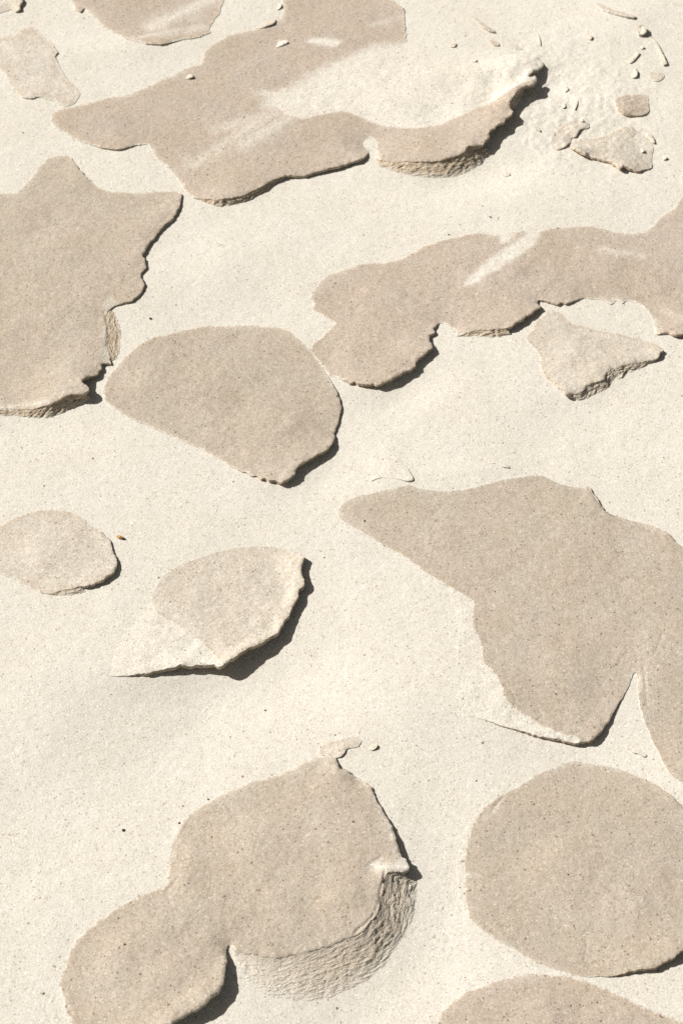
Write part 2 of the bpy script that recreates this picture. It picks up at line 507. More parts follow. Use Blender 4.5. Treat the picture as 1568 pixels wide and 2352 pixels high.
        xy = rim + off
        zb = relief(xy[:, 0], xy[:, 1])
        z_u = zt*(1-t) + (zb-0.5*MM)*t
        drop = np.clip(step_h*MM*np.clip((H-2*MM)/(3*MM), 0.15, 1)/np.maximum(H, 1e-6), 0, 0.45)
        f_s = (1-drop)*(1-tt)**(1.25) if t > 0.06 else 1-drop*(t/0.06)
        z_s = zb + (zt-relief(rim[:, 0], rim[:, 1]))*f_s - 0.25*MM*tt**4
        zz = z_u*(1-hasb) + z_s*hasb
        # ripples and strata
        env = math.sin(math.pi*min(1, t*1.02))**0.5 if 0 < t < 1 else 0.0
        wmm = width/MM
        ly = t*np.maximum(H*1.0, width)/MM
        rp = fbm(s/(1.9*MM) + 0.7*ly, ly/1.15 + 0.9*vnoise(s/(6*MM), s*0 + t*3, 4), 1.0, SEED[0], 4, 0.68)
        amp = (0.13 + 0.016*np.clip(wmm, 0, 14))*MM*np.clip(H/(rip*MM), 0, 1)**1.3*env
        xy = xy + nrm*(amp*rp)[:, None]
        zz = zz + hasb*amp*0.8*rp
        VV.append(np.column_stack([xy, zz]))
        LAY.append(np.column_stack([s/(5*MM), ly*0.9, ly*0.0]))
        fd = hasb*np.clip((t-0.45)/0.55, 0, 1)**1.5 + (H < 0.7*MM) + hasb*(1-np.clip(H/(fadeh*MM+1e-6), 0, 1))*min(1.0, t*3)
        FD.append(np.clip(fd, 0, 1)); UP.append(hasb*rolled*math.exp(-(t*3.2)**2))
    VV = np.vstack(VV); LAY = np.vstack(LAY); FD = np.concatenate(FD); UP = np.concatenate(UP)
    r = np.arange(rows)[:, None]*n; i = np.arange(n)[None, :]; j = (i+1) % n
    WF = np.column_stack([(r+i).ravel(), (r+n+i).ravel(), (r+n+j).ravel(), (r+j).ravel()])
    wall = mesh_np('broken_edge', VV, WF, {'layer': LAY, 'fade': FD, 'upper': UP})
    return top, wall, (float(rim[:, 0].mean()), float(rim[:, 1].mean()))

def tagit(o, label, cat, group=None):
    o['label'] = label; o['category'] = cat
    if group: o['group'] = group

def crust(label, pts, mat=M_CRUST, wall=M_WALL, name='sand_crust', cat='sand crust', group='large crusts of damp sand', **kw):
    top, w, c = slab_meshes(pts, **kw)
    root = bpy.data.objects.new(name, None)
    scene.collection.objects.link(root)
    root.empty_display_size = 0.01
    base = Vector((c[0], c[1], float(relief(c[0], c[1]))))
    root.location = base
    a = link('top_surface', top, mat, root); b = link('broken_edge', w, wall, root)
    for o in (a, b): o.data.transform(Matrix.Translation(-base))
    tagit(root, label, cat, group)
    return root

def chip(label, pts, mat=M_GREY, name='crust_flake', cat='flake', group='small flakes of broken crust', **kw):
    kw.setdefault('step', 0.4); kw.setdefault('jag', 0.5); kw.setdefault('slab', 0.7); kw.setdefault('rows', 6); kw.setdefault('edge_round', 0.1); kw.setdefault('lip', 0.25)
    # the side towards the sun lies on the sand, the far side curls up
    q = [0.9*p[0] + 0.45*p[1] for p in pts]; lo, hi = min(q), max(q)
    if cat != 'lump':
        pts = [(p[0], p[1], p[2]*(0.1 + 0.65*((v-lo)/(hi-lo))**0.8) if p[2] > 0 else p[2]) if len(p) > 2 else p for p, v in zip(pts, q)]
    top, w, c = slab_meshes(pts, **kw)
    base = Vector((c[0], c[1], float(relief(c[0], c[1]))))
    # top and side in one mesh
    nt_, nw = len(top.vertices), len(w.vertices)
    V = np.zeros((nt_+nw, 3), np.float32)
    a = np.zeros(nt_*3, np.float32); top.vertices.foreach_get('co', a); V[:nt_] = a.reshape(-1, 3)
    a = np.zeros(nw*3, np.float32); w.vertices.foreach_get('co', a); V[nt_:] = a.reshape(-1, 3)
    F = [tuple(p.vertices) for p in top.polygons] + [tuple(v+nt_ for v in p.vertices) for p in w.polygons]
    at = {}
    for k, dflt in (('damp', 5.0), ('dust', 0.0), ('rim', 0.0)):
        q = np.zeros(nt_, np.float32); top.attributes[k].data.foreach_get('value', q)
        if k == 'damp' and kw.get('allpale'): dflt = -5.0
        at[k] = np.concatenate([q, np.full(nw, dflt)])
    nf = len(top.polygons)
    me = mesh_np(name, V - np.array(base, np.float32), F, at)
    o = link(name, me, mat); o.location = base
    bpy.data.meshes.remove(top); bpy.data.meshes.remove(w)
    tagit(o, label, cat, group)
    return o
# ------------------------------------------------------------------ the large crusts
crust('big tan crust running off the left edge above the rounded crust', [
    (-60,445),(0,443),(35,442),(50,430),(75,405),(90,385),(115,362),(158,358),(172,372,0.5),(185,390,1.0),(200,405,1.0),(215,420,0.31),
    (230,432),(260,440),(300,441),(330,442),(345,440),(380,439),(405,440,0.31),(418,447,0.87),(414,470,1.36),(405,485,1.61),(395,500,1.61),
    (380,515,1.61),(365,532,1.49),(355,545,1.49),(345,555,1.49),(335,572,1.86),(326,583,1.98),(333,600,1.49),(335,615,1.36),(322,630,1.24),
    (330,648,1.36),(328,665,1.24),(316,680,1.24),(298,690,1.24),(280,697,0.99),(262,703,0.74),(246,716,.95,268,718),(243,735,1.1,280,740),(247,760,1.15,288,766),(246,790,1.1,284,802),(252,814,1.0,276,826),(257,836,1.24),(240,833,1.55),(231,836,1.86),(232,848,1.86),(220,860,2.48),(205,865,2.79),(190,875,5.0),
    (198,885,5.0),(203,896,5.0),(190,903,5.0,215,912),(165,904,5.2,190,931),(145,914,5.0,152,948),(120,926,4.2,120,960),(100,934,3.4,100,962),(75,938,2.6,78,961),
    (45,940,1.8,46,959),(20,942,1.4,20,958),(0,944,1.2,0,957),(-60,945,1.2,-60,955)],
    mat=M_CRUST, scars=[([(240,720),(250,755),(246,800)],.6,.7),([(320,635),(300,645)],.4,.5),([(75,435),(100,420),(125,410),(150,418),(170,432)],.35,.5)], inner=[(150,600,1.2),(100,800,1.2),(60,500,.8)],
    veil=[(-20,940,110,934,8,.5),(252,700,255,830,14,.7),(60,575,200,480,30,.1),(190,395,320,445,10,.35)])

crust('long tan crust across the top, drifted with pale sand, with a jagged right tip', [
    (122,287),(118,270),(125,258),(150,247),(175,243),(205,235),(240,226),(280,220),(305,213),(330,202),(360,188),(395,173),(430,155),(460,147),
    (465,135),(472,115),(490,100),(515,85),(530,80),(560,72),(580,68),(600,60),(640,45),(652,20),(660,-40),(870,-40),(890,-10),(924,18,0.7),(929,30,0.4),
    (930,60,0.4),(934,92,0.3),(945,100,-.5),(1040,118,-.6),(1100,128,-.4),(1150,122,-.1),(1200,123,0.2),(1225,126,0.4),(1240,138,1.0),(1247,148,2.4),(1235,158,3.8),
    (1214,171,4.8),(1216,177,5.2),(1228,175,5.6),(1233,184,5.8),(1222,194,6.0),(1200,200,6.0,1207,205),(1186,212,6.0,1200,222),(1178,222,6.0,1192,238),(1170,232,6.0,1184,250),(1173,246,5.0),(1180,255,5.0),(1173,264,5.5),(1162,270,5.6),
    (1156,280,5.6),(1144,285,5.6),(1134,293,5.8),(1124,298,6.0),(1122,312,5.6),(1115,320,5.6),(1108,328,5.5),
    (1098,330,5.5,1134,345),(1078,335,6.0,1124,362),(1064,345,6.0,1108,376),(1040,358,5.0,1080,396),(1010,368,4.4,1036,410),(975,371,4.0,982,411),(935,371,3.0,925,404),(900,370,2.2,895,393),(868,366,1.2,866,381),
    (858,350,-.1),(850,332,-.5),(846,350,0.4),(842,356,1.6),(825,366,2.6),(800,375,2.25),(775,383,2.4),(750,387,2.55),(730,392,2.25),(705,401,1.95),(680,403,1.95),(665,402,1.95),(645,405,2.55,650,412),
    (620,416,2.7,630,424),(595,430,3.0,608,442),(565,444,3.0,582,458),(535,453,2.85,545,470),(510,456,2.7,508,475),(485,457,2.1,484,471),(462,456,1.2,463,463),(447,453,0.6),
    (425,437),(418,424),(400,400),(370,370),(350,350),(343,332),(325,331,0.4),(305,335,0.8),(285,340,1.2),(265,342,1.3),(245,340,1.1),(225,337,0.8),(200,330,0.4),(170,318),(140,300)],
    mat=M_PINK, name='sand_crust',
    inner=[(700,330,1.2),(560,180,1.0),(250,280,.8),(1000,330,3.0),(800,220,.9),(1050,190,.3),(800,60,.8),(1130,180,.3),(1185,175,1.2),(960,120,.1),(1000,260,.7),(1100,225,1.5)], rough=.05,
    soft=2.2, pale=[([(630,243),(645,262),(662,272),(700,277),(740,267),(784,260),(815,268),(845,281),(880,294),(920,301),(960,301),(1000,293),(1040,278),(1080,262),(1120,247),(1165,225),(1200,205),(1240,195),(1300,120),(1225,80),(1100,80),(1000,85),(950,98),(900,130),(840,165),(760,200),(690,225)], 1.2),
          ([(600,250),(610,225),(680,192),(760,148),(850,108),(900,100),(960,100),(1100,90),(1200,120),(1050,200),(900,215),(780,232),(700,248),(650,250)], 5.5),
          ([(700,95),(740,88),(780,96),(770,108),(730,106)], 2.0), ([(840,322),(852,312),(862,325),(872,372),(850,380)], 1.6)],
    veil=[(560,335,900,130,26,.6),(450,375,640,255,24,.5),(640,95,655,104,5,.8),(600,215,660,225,12,.8),(500,300,640,260,26,.45),(760,190,900,110,20,.8),(850,60,925,40,14,.35)])

crust('faint tan crust at the top left, cropped by the upper edge of the photo', [
    (168,-40),(168,8),(172,18,.6),(185,26,1),(195,18,.4),(205,30),(235,58),(260,72),(290,88,.3),(320,97,.4),(350,101,.9),(370,101,1.2),(392,97,.8),(420,90,.4),(440,88,.5),
    (470,80,.4),(484,74),(482,66),(490,50),(505,30),(512,0),(514,-40)], mat=M_PINK,
    soft=2.6, veil=[(350,60,500,-10,26,.8),(300,90,470,62,14,.5)], step=.6)
crust('worn pale crust below the top left corner, mottled with orange sand', [
    (-50,95),(0,85),(20,82),(38,78),(50,65),(75,61),(92,74),(108,90),(120,102),(134,118,.8),(128,128,.6),(135,150),(150,175),(175,200),(185,215),(172,238),(150,245),
    (125,233,.3),(95,223,.4),(72,226,.9),(55,224,.8),(40,216),(30,208),(22,190),(10,172),(0,160),(-50,150)], mat=M_FAINT,
    soft=3.2, veil=[(150,200,185,240,12,.5),(10,100,30,130,14,.7),(130,190,180,220,12,.6),(30,200,90,180,12,.4)], rough=.14, step=.6)
crust('small grey crust in the very top left corner, with a crumbly right side', [
    (-50,-40),(52,-40),(49,-10,1.6),(50,5,2),(46,12,1.8),(46,20,1.8),(38,26,1),(25,22),(0,30),(-50,38)], mat=M_FAINT, rough=.15, step=.6)

crust('wide tan crust reaching the right edge, a pale streak across it and deep cracks below', [
    (712,682),(725,660),(745,635),(784,620),(820,608),(849,604),(880,603),(909,598),(939,585),(960,572),(984,560),(1024,550),(1054,543,0.32),(1074,537,0.48),(1104,534,0.4),(1149,540,0.16),
    (1190,530,0.08),(1234,530),(1284,522),(1349,518,0.32),(1384,525),(1434,535),(1484,530),(1509,505),(1535,485),(1554,470),(1568,450),(1640,420),(1640,768,2.38),(1568,766,2.45),(1550,768,2.31),(1534,763,1.63),
    (1520,766,1.09),(1504,768,0.41),(1500,750),(1490,722),(1470,700),(1440,692,0.2),(1429,697,0.54),(1415,692,0.14),(1401,699,0.48),(1380,690,0.14),(1344,684,0.34),(1330,687,0.82),(1314,691,1.36),(1300,697,1.63),(1289,694,1.5),(1280,699,1.7),
    (1264,694,1.5),(1250,690,1.22),(1236,688,1.09),(1234,696,1.22),(1240,705,2.18),(1226,715,2.72),(1212,723,2.86),(1200,733,2.99),(1184,740,2.99),(1172,750,2.99),(1160,753,2.58,1178,770),(1142,756,2.18,1148,775),(1120,758,1.9,1122,777),(1095,760,1.5,1092,776),
    (1070,766,0.95,1068,776),(1048,772,0.34),(1040,760,-.3),(1030,745),(1009,741,0.27),(1003,747,1.22),(994,754,1.63),(997,762,1.77),(985,768,2.04),(986,780,2.04),(992,788,2.18),(989,800,3.13),
    (976,812,3.4),(962,822,3.4),(953,830,3.4),(955,840,3.4),(940,850,3.54),(914,862,3.67),(890,872,3.67),(868,884,3.54),(858,880,3.13),(845,881,2.86),(824,879,2.04),(812,876,1.63),(804,879,1.36),(787,871,0.68),
    (772,866),(755,862),(740,840),(720,815),(712,797),(725,785),(745,765),(768,742),(760,735),(735,722),(718,712),(720,700)],
    mat=M_PINK, inner=[(1150,640,1.4),(880,700,1.2),(1400,620,1.2),(820,820,1.8),(1050,600,.8),(1500,650,1.6)],
    pale=[([(1064,655),(1110,610),(1150,578),(1195,545),(1215,525),(1245,524),(1225,562),(1180,598),(1120,632),(1085,658)], 2.2),
          ([(1148,542),(1185,535),(1170,552),(1150,560)], 1.5),([(1380,696),(1430,700),(1470,712),(1495,765),(1440,760)],2.5)],
    veil=[(1380,575,1470,590,16,.45),(1500,500,1540,480,12,.4),(1410,690,1500,740,12,.8),(1520,715,1560,735,12,.4)])

crust('rounded tan crust in the middle left, its lower right side lifted over a black gap', [
    (695,787,0.48),(685,777,0.4),(665,762,0.4),(640,752),(600,749),(565,745),(525,747),(475,749),(425,757),(390,765),(360,772),(340,780),(310,797),(285,820,0.4),(265,845,0.32),
    (245,870),(235,895),(240,920),(265,940),(300,962),(350,982),(400,1005),(450,1027),(500,1052,0.32),(530,1070,0.56),(548,1078,0.8),(556,1083,0.72),(568,1085,0.8),(577,1092,0.72),(592,1094,0.8),(600,1099,1.6),(608,1097,1.6),
    (620,1104,1.76),(632,1102,2.08),(645,1108,2.72),(662,1100,3.2),(675,1089,3.36),(680,1078,3.36),(690,1068,3.52),(700,1060,3.52),(720,1050,3.52),(740,1040,3.36),(752,1030,3.2),(760,1018,2.72),(765,1008,1.61),(768,995,1.24),
    (773,980,1.24),(778,960,1.24),(781,945,1.24),(783,930,1.12),(778,915,1.12),(773,900,0.87),(767,887,0.74),(760,875,0.5),(748,858,0.31),(722,815,0.25),(703,795,0.31)],
    mat=M_CRUST, inner=[(480,880,1.4),(640,980,2.2),(350,870,1.2)], flush=.32,
    veil=[(703,797,725,810,7,.9),(749,850,775,885,8,.8),(262,850,300,800,6,.4)])

crust('triangular grey crust on the right, standing over pale ledges of layered sand', [
    (1224,755),(1228,738),(1249,720),(1284,717),(1309,740),(1349,752),(1404,762),(1459,775),(1504,790),(1519,803,1.8),(1512,812,2.4),(1504,824,1.65,1504,828),(1474,830,1.98,1478,845),(1439,837,2.2,1450,858),
    (1409,845,2.2,1424,872),(1389,858,2.53,1403,882),(1386,872,2.75,1398,893),(1360,878,2.64,1378,903),(1346,888,2.53,1362,912),(1334,900,2.42,1340,920),(1315,906,2.2,1320,922),(1299,903,3.6),(1289,893,2.6),(1279,883,1.8),(1269,875,1.6),
    (1259,868,1),(1249,858,1.2),(1241,850,.4),(1239,820),(1219,795),(1204,775)],
    mat=M_GREY, wall=M_PALEWALL, inner=[(1320,820,1.6)],
    veil=[(1240,730,1280,735,12,.5),(1330,760,1480,790,8,.35)])

crust('small oval crust at the left edge, beside the golden seed', [
    (-50,1212),(0,1208),(30,1190),(65,1177),(115,1170),(165,1177),(180,1184,0.37),(200,1199,0.43),(212,1206,0.31),(225,1214,0.56),(240,1229,0.81),(248,1238,0.74),(255,1249,0.99),(262,1271,1.12),(268,1282,1.49),
    (268,1299,1.86),(262,1310,2.23),(250,1319,2.48),(238,1330,2.48),(225,1337,2.36),(200,1343,2.23),(180,1344,1.74,200,1357),(165,1350,1.61,180,1366),(150,1354,1.36,158,1371),(125,1360,0.87,132,1368),(100,1360,0.56),
    (80,1354,0.25),(50,1338),(30,1329),(0,1317),(-50,1305)], mat=M_GREY, wall=M_PALEWALL, inner=[(120,1270,1.6)],
    veil=[(230,1240,262,1290,8,.3)])

crust('pale oval crust left of centre, tilted up over a long black shadow', [
    (352,1364,.1),(360,1341),(380,1319),(415,1299),(460,1281),(510,1266),(560,1256),(600,1254),(645,1259),(670,1264,1),(690,1274,2),(697,1281,3),(692,1299,3),(695,1319,3.2),(699,1341,3.4),
    (687,1354,3.6),(683,1372,3.6),(672,1389,3.8),(664,1408,3.48),(655,1424,3.83),(645,1440,4.18),(638,1452,4.52),(620,1464,4.87),(595,1479,5.39),(570,1490,5.74),(550,1501,6.09),(530,1515,6.35),(512,1528,6.61),(503,1530,6.44),
    (492,1526,5.57),(470,1525,4.52),(450,1526,4.0),(435,1529,3.65),(418,1526,3.8),(400,1532,3.2),(380,1536,2.7),(345,1543,2),(325,1548,1.4),(305,1551,1),(285,1553,.6),(255,1552,.2),(235,1545,-.5),(230,1500,-.3),(260,1440,-.3),(300,1395,-.3),(338,1372,-.1)],
    damp=[(345,1368),(356,1341),(376,1315),(412,1293),(458,1275),(510,1258),(560,1248),(600,1244),(645,1248),(672,1254),(695,1264),(710,1290),(715,1350),(690,1420),(650,1470),(560,1515),(515,1542),(500,1524),(475,1494),(445,1465),(400,1432),(362,1410)],
    mat=M_GREY, feather=.3, lip=.2, edge_round=.15, inner=[(500,1380,.5),(570,1420,.8),(430,1480,.25),(340,1500,.05),(380,1440,.1),(600,1310,.8),(470,1495,.7),(640,1360,1.2),(540,1470,1.2),(610,1440,1.4)], step=.5, slab=2.0,
    veil=[(380,1400,470,1480,9,.4),(640,1280,690,1330,9,.25)])

crust('largest tan crust on the right, pointed at its left, curved crack at its foot', [
    (775,1182),(780,1168),(789,1155),(814,1142),(864,1130),(929,1115),(945,1114,0.5),(959,1120),(984,1126),(1034,1130),(1104,1115),(1184,1097),(1244,1092,0.6),(1284,1112,0.4),(1334,1122,0.4),(1349,1118,1.0),(1359,1128,1.0),(1374,1153,1.1),(1392,1175,1.0),
    (1410,1184,0.6),(1434,1192,0.5),(1484,1204,0.5),(1512,1214,0.8),(1534,1226,1.0),(1568,1259,0.5),(1640,1310,0.4),(1640,1860),(1568,1800),(1545,1785),(1529,1764),(1514,1734),(1499,1704),(1485,1669),(1475,1644),
    (1468,1619,0.42),(1463,1589,0.34),(1462,1565),(1458,1545),(1448,1562),(1430,1599,0.42),(1422,1610,0.77),(1419,1618,0.85),(1412,1630,1.02),(1405,1645,1.36),(1390,1665,2.04),(1382,1676,2.38),(1368,1688,2.72),(1362,1696,2.89),(1350,1702,2.89),
    (1330,1704,2.55),(1309,1703,2.38),(1284,1697,2.12),(1259,1693,1.95),(1234,1688,1.7),(1209,1682,1.53),(1184,1675,1.36),(1160,1669,1.02),(1134,1660,0.77),(1114,1653,0.51),(1090,1646,0.17),(1050,1640,-.08),(1040,1590,-.08),(1035,1500,-.08),(1030,1420,-.08),(1035,1385,-.06),
    (1034,1352),(1004,1336),(970,1312),(930,1282),(890,1259),(860,1241),(820,1219),(795,1205)],
    damp=[(765,1182),(780,1155),(800,1135),(864,1116),(929,1103),(970,1106),(1034,1118),(1104,1103),(1184,1085),(1250,1080),(1340,1108),(1380,1120),(1410,1170),(1490,1192),(1580,1250),(1680,1300),(1680,1900),(1568,1806),(1540,1790),(1522,1764),
          (1507,1734),(1492,1704),(1478,1669),(1468,1644),(1461,1619),(1458,1589),(1456,1548),(1440,1590),(1440,1640),(1400,1700),(1350,1720),(1320,1700),(1284,1689),(1244,1672),(1214,1650),(1179,1629),(1159,1604),(1149,1571),(1129,1541),(1109,1519),(1104,1479),(1089,1444),(1084,1419),(1086,1379),
          (1060,1364),(1034,1349),(1004,1334),(970,1310),(930,1280),(890,1258),(860,1240),(820,1218),(795,1205),(780,1195)],
    mat=M_CRUST, scars=[([(1134,1369),(1129,1394),(1114,1414)],.4,.45),([(1114,1479),(1124,1509),(1144,1539)],.5,.45),([(1159,1574),(1172,1590),(1184,1609),(1179,1629)],.5,.5),([(1236,1634),(1246,1646),(1231,1659)],.45,.45),([(1349,1122),(1368,1150),(1395,1180),(1434,1200),(1520,1228)],.5,.6),([(1476,1529),(1479,1559),(1484,1619)],.5,.5),([(1499,1509),(1512,1480),(1519,1459)],.4,.4),([(1440,1500),(1425,1512),(1418,1530)],.3,.4)], inner=[(1300,1300,1.0),(1300,1550,1.1),(1500,1500,.8),(1000,1220,.9),(1150,1610,.4),(1090,1600,.1),(1080,1450,.12),(1075,1400,.12),(1060,1500,.02),(1070,1600,.03),(1480,1560,.6)],
    veil=[(1350,1115,1395,1175,6,.7),(1480,1560,1500,1480,24,.2),(1395,1172,1540,1225,6,.3),(1500,1440,1560,1500,30,.15)])

crust('two-lobed tan crust at the bottom, with a rippled bank of sand below it', [
    (383,2010),(386,1985),(392,1950),(403,1915),(412,1893),(440,1866),(480,1840),(530,1815),(580,1795),(640,1778),(680,1762),(700,1745),(740,1735),(768,1737,0.54),(776,1750,1.26),(780,1762,2.34),(792,1763,1.86),(800,1768,1.98),(805,1774,1.49),
    (818,1785,0.5),(835,1796,0.5),(849,1806,1.24),(858,1824,1.05),(870,1845,1.12),(884,1870,1.24),(895,1890,1.61),(905,1912,1.98),(910,1930,2.6),(915,1950,2.85),(920,1966,3.1),(932,1975,3.35),(938,1985,3.6),(940,1994,3.84),(930,2003,3.84),
    (905,2003,4.1,966,2028),(887,2008,4.35,965,2040),(883,2025,4.35,964,2062),(879,2042,4.48,960,2086),(872,2062,4.61,953,2110),(871,2082,4.61,944,2134),(866,2098,4.74,930,2160),(856,2112,4.74,910,2192),(842,2126,4.48,884,2224),
    (830,2138,4.1,856,2250),(814,2148,3.71,826,2272),(790,2158,3.33,795,2290),(760,2172,2.94,760,2304),(720,2182,2.56,715,2314),(680,2192,2.18,672,2314),(640,2198,1.79,630,2306),(600,2197,1.41,590,2290),(565,2190,1.02,560,2262),(540,2182,0.9,540,2225),
    (526,2172,0.54),(520,2182,1.08),(518,2200,2.52),(517,2215,3.42),(514,2235,4.32),(510,2255,4.86),(505,2270,5.04),(495,2284,5.22),(480,2297,5.4),(455,2315,5.4),(430,2328,5.4),(400,2346,5.4),(370,2375,5.4),(330,2420,4.5),
    (240,2430),(200,2395),(172,2360,0.9,165,2368),(158,2335,0.72),(145,2300,0.36),(137,2275),(136,2252),(150,2222),(162,2180),(185,2150),(215,2122),(250,2097),(300,2067),(340,2047),(370,2037),(384,2030)],
    mat=M_CRUST, wall=M_PALEWALL, step_h=0.15, rip=7.5, fadeh=3.0, lip=0.0, rolled=0.9, soft=1.6, inner=[(600,1950,2.4),(700,2080,3),(450,2000,1.4),(300,2200,2.4),(430,2120,1.6),(860,1960,3),(800,2060,4.2),(400,2260,3.6)], step=.5, slab=1.6, rows=34,
    pale=[([(850,1985),(890,1996),(945,1975),(950,2010),(890,2012),(855,2004)], 3)],
    scars=[([(884,2008),(880,2035),(872,2060),(871,2082),(862,2100)],.9,.5),([(858,2112),(845,2128),(830,2140),(815,2150)],.8,.5),([(435,1887),(405,1937),(390,1977)],.3,.45),([(410,2017),(380,2052),(400,2092),(405,2137)],.3,.6),([(155,2312),(170,2337)],.5,.5),([(187,2222),(192,2242)],.4,.4),([(875,1975),(850,1992),(840,2000)],.5,.5),([(900,1870),(890,1885)],.3,.4)],
    veil=[(860,1830,915,1950,9,.4),(780,1760,845,1805,8,.35),(390,1985,410,1910,7,.4),(400,2040,420,2150,10,-.0)])

crust('nearly round tan crust on the lower right, ringed by a thin pale margin', [
    (1269,1764),(1299,1753),(1334,1750),(1384,1758),(1419,1767),(1474,1787),(1514,1807,.5),(1549,1837,.7),(1568,1857),(1600,1905),(1612,2000),(1605,2100,1.5),(1585,2160,2.6),(1568,2178,3),(1544,2200,3),(1519,2213,2.8),(1484,2225,2.4),
    (1449,2233,1.8),(1414,2238,1),(1384,2240,.5),(1334,2241,.2),(1284,2228),(1234,2211),(1194,2187),(1149,2164),(1104,2136),(1075,2112),(1055,2065,.15),(1049,2022,.15),(1048,1985,.15),(1056,1945,.15),(1075,1898),(1099,1868,.5),(1134,1836,.5),(1184,1808),(1224,1785)],
    damp=[(1269,1758),(1334,1744),(1419,1760),(1514,1800),(1600,1880),(1660,2000),(1640,2160),(1500,2240),(1360,2243),(1334,2243),(1284,2231),(1234,2214),(1194,2190),(1149,2167),(1104,2139),(1078,2108),(1069,2062),(1068,2022),(1066,1987),(1070,1947),(1082,1902),(1099,1872),(1134,1836),(1184,1806),(1224,1780)],
    mat=M_CRUST, scars=[([(1154,1832),(1134,1857),(1126,1872)],.6,.5),([(1099,2002),(1084,2017),(1079,2027)],.5,.5),([(1344,2142),(1346,2180),(1339,2212)],.3,.4),([(1094,2102),(1120,2130),(1149,2152)],.35,.5)], inner=[(1330,2000,1.6),(1450,2100,2.0)], veil=[(1110,1880,1140,1850,7,.5),(1055,2010,1090,2010,8,.5)])

crust('cropped tan crust at the bottom right corner, a domed top meeting the frame', [
    (994,2360),(1019,2317),(1064,2282),(1124,2257),(1184,2240),(1229,2235),(1284,2241),(1334,2250),(1384,2267,.5),(1424,2285,.7),(1469,2307,.7),(1514,2327,.6),(1568,2347),(1640,2390),(1640,2470),(960,2470),(975,2400)],
    mat=M_PINK, inner=[(1250,2350,1.2)], veil=[(1400,2270,1540,2330,8,.4)])

crust('thin tan crust in the upper right, cracked along its lower edge and pitted', [
    (1311,337,1.2),(1318,322,.5),(1349,319),(1379,313),(1409,301),(1430,291),(1449,290),(1469,302),(1490,322),(1500,340),(1494,365),(1494,385,.6),(1480,389,1.1),(1464,391,1.6),(1448,387,2.2),(1432,381,3.0),(1424,384,3.2),(1408,374,2),(1392,370,1.8),
    (1380,366,1.8),(1364,361,1.6),(1350,357,1.8),(1344,353,3.4),(1330,347,3.6),(1320,341,3.2)],
    mat=M_GREY, group='small crusts of damp sand', step=.45, pale=[([(1455,312),(1468,305),(1490,325),(1498,345),(1480,350),(1462,335)],2)], veil=[(1330,325,1420,308,7,.4)], rough=.1)
crust('faint tan crust touching the left end of the thin pitted crust in the upper right', [
    (1262,332),(1266,308),(1284,292),(1298,280),(1324,276),(1349,281),(1350,292,.6),(1338,296,.8),(1331,300,1.2),(1322,311,1.2),(1312,317,.3),(1310,326,.3),(1302,331,1.4),(1292,338,1),(1275,345)],
    mat=M_FAINT, group='small crusts of damp sand', step=.45, rough=.25)
crust('small rosy crust like a blunt half disc, alone in the upper right', [
    (1411,235,.3),(1415,224),(1440,216),(1484,218),(1488,235),(1490,256,.5),(1476,264,.9),(1455,265,1.3),(1440,262,2.1),(1428,256,2.3),(1418,248,1.3)],
    mat=M_PINK, group='small crusts of damp sand', step=.4, rough=.15, jag=.6)
crust('pale rounded crust touching the top of the two-lobed crust, near the bottom', [
    (728,1730),(735,1715),(755,1702),(775,1699),(795,1692),(820,1694),(829,1702),(823,1714,.4),(806,1718,.3),(797,1720,.5),(792,1727,.8),(782,1736,.9),(768,1740,.3),(740,1738)],
    mat=M_FAINT, group='small crusts of damp sand', step=.4, jag=.6, flush=.25)

# ------------------------------------------------------------------ flakes, curls and slivers of crust
def strip(a, b, w, h0, h1, side=1, mid=None):
    """a thin sliver from a to b (photo points); its lower long side stands h1 mm up"""
    ax, ay = a; bx, by = b
    L = math.hypot(bx-ax, by-ay); nx, ny = -(by-ay)/L*w*side, (bx-ax)/L*w*side
    mx, my = (ax+bx)/2, (ay+by)/2
    return [(ax, ay, .1), (ax*.6+bx*.4+nx*.15, ay*.6+by*.4+ny*.15, h0), (bx-nx*.2, by-ny*.2, h0), (bx+nx*.35, by+ny*.35, h1),
            (ax*.35+bx*.65+nx, ay*.35+by*.65+ny, h1), (ax*.65+bx*.35+nx*.85, ay*.65+by*.35+ny*.85, h1*.7), (ax+nx*.3, ay+ny*.3, .1)]

chip('dark pointed flake lying just above the long top crust, near its top edge', [(588,63,.5),(606,52,.6),(622,46,.6),(634,44,.8),(628,52,1.9),(612,60,2),(596,65,1.2)], mat=M_GREY)
chip('small tan curl lying on the upper left of the long top crust', [(424,178,.8),(432,172,1),(441,171,1.2),(442,175,2.2),(434,179,2.1),(426,181,1.2)], mat=M_FAINT)
chip('tiny pale lump on the long top crust, beside its pale smudge', [(628,104,.9),(640,96,1.4),(654,92,1.5),(661,95,2),(650,103,2),(636,108,1.6)], mat=M_FAINT, allpale=True)
chip('short slanted flake at the top, just left of the top edge of the long crust', [(636,20,.3),(640,8,.6),(646,8,1.2),(646,14,1.4),(638,22,.8)], mat=M_FAINT)
chip('narrow dark-tipped flake in the top centre right, slanting down right', [(1078,34,.2),(1090,40,.5),(1112,54,.9),(1130,66,1.0),(1134,73,1.6),(1122,70,1.8),(1106,62,1.5),(1096,52,.8)], mat=M_GREY)
chip('rosy oval flake right under the narrow dark-tipped flake', [(1120,92,.4),(1130,90,.6),(1143,97,.7),(1146,104,.9),(1134,104,1),(1124,98,.7)], mat=M_PINK)
chip('faint flat flake between the rosy oval flake and the thin upright splinter', [(1172,102,.2),(1190,104,.4),(1200,112,.4),(1186,113,.5),(1176,109,.3)], mat=M_FAINT)
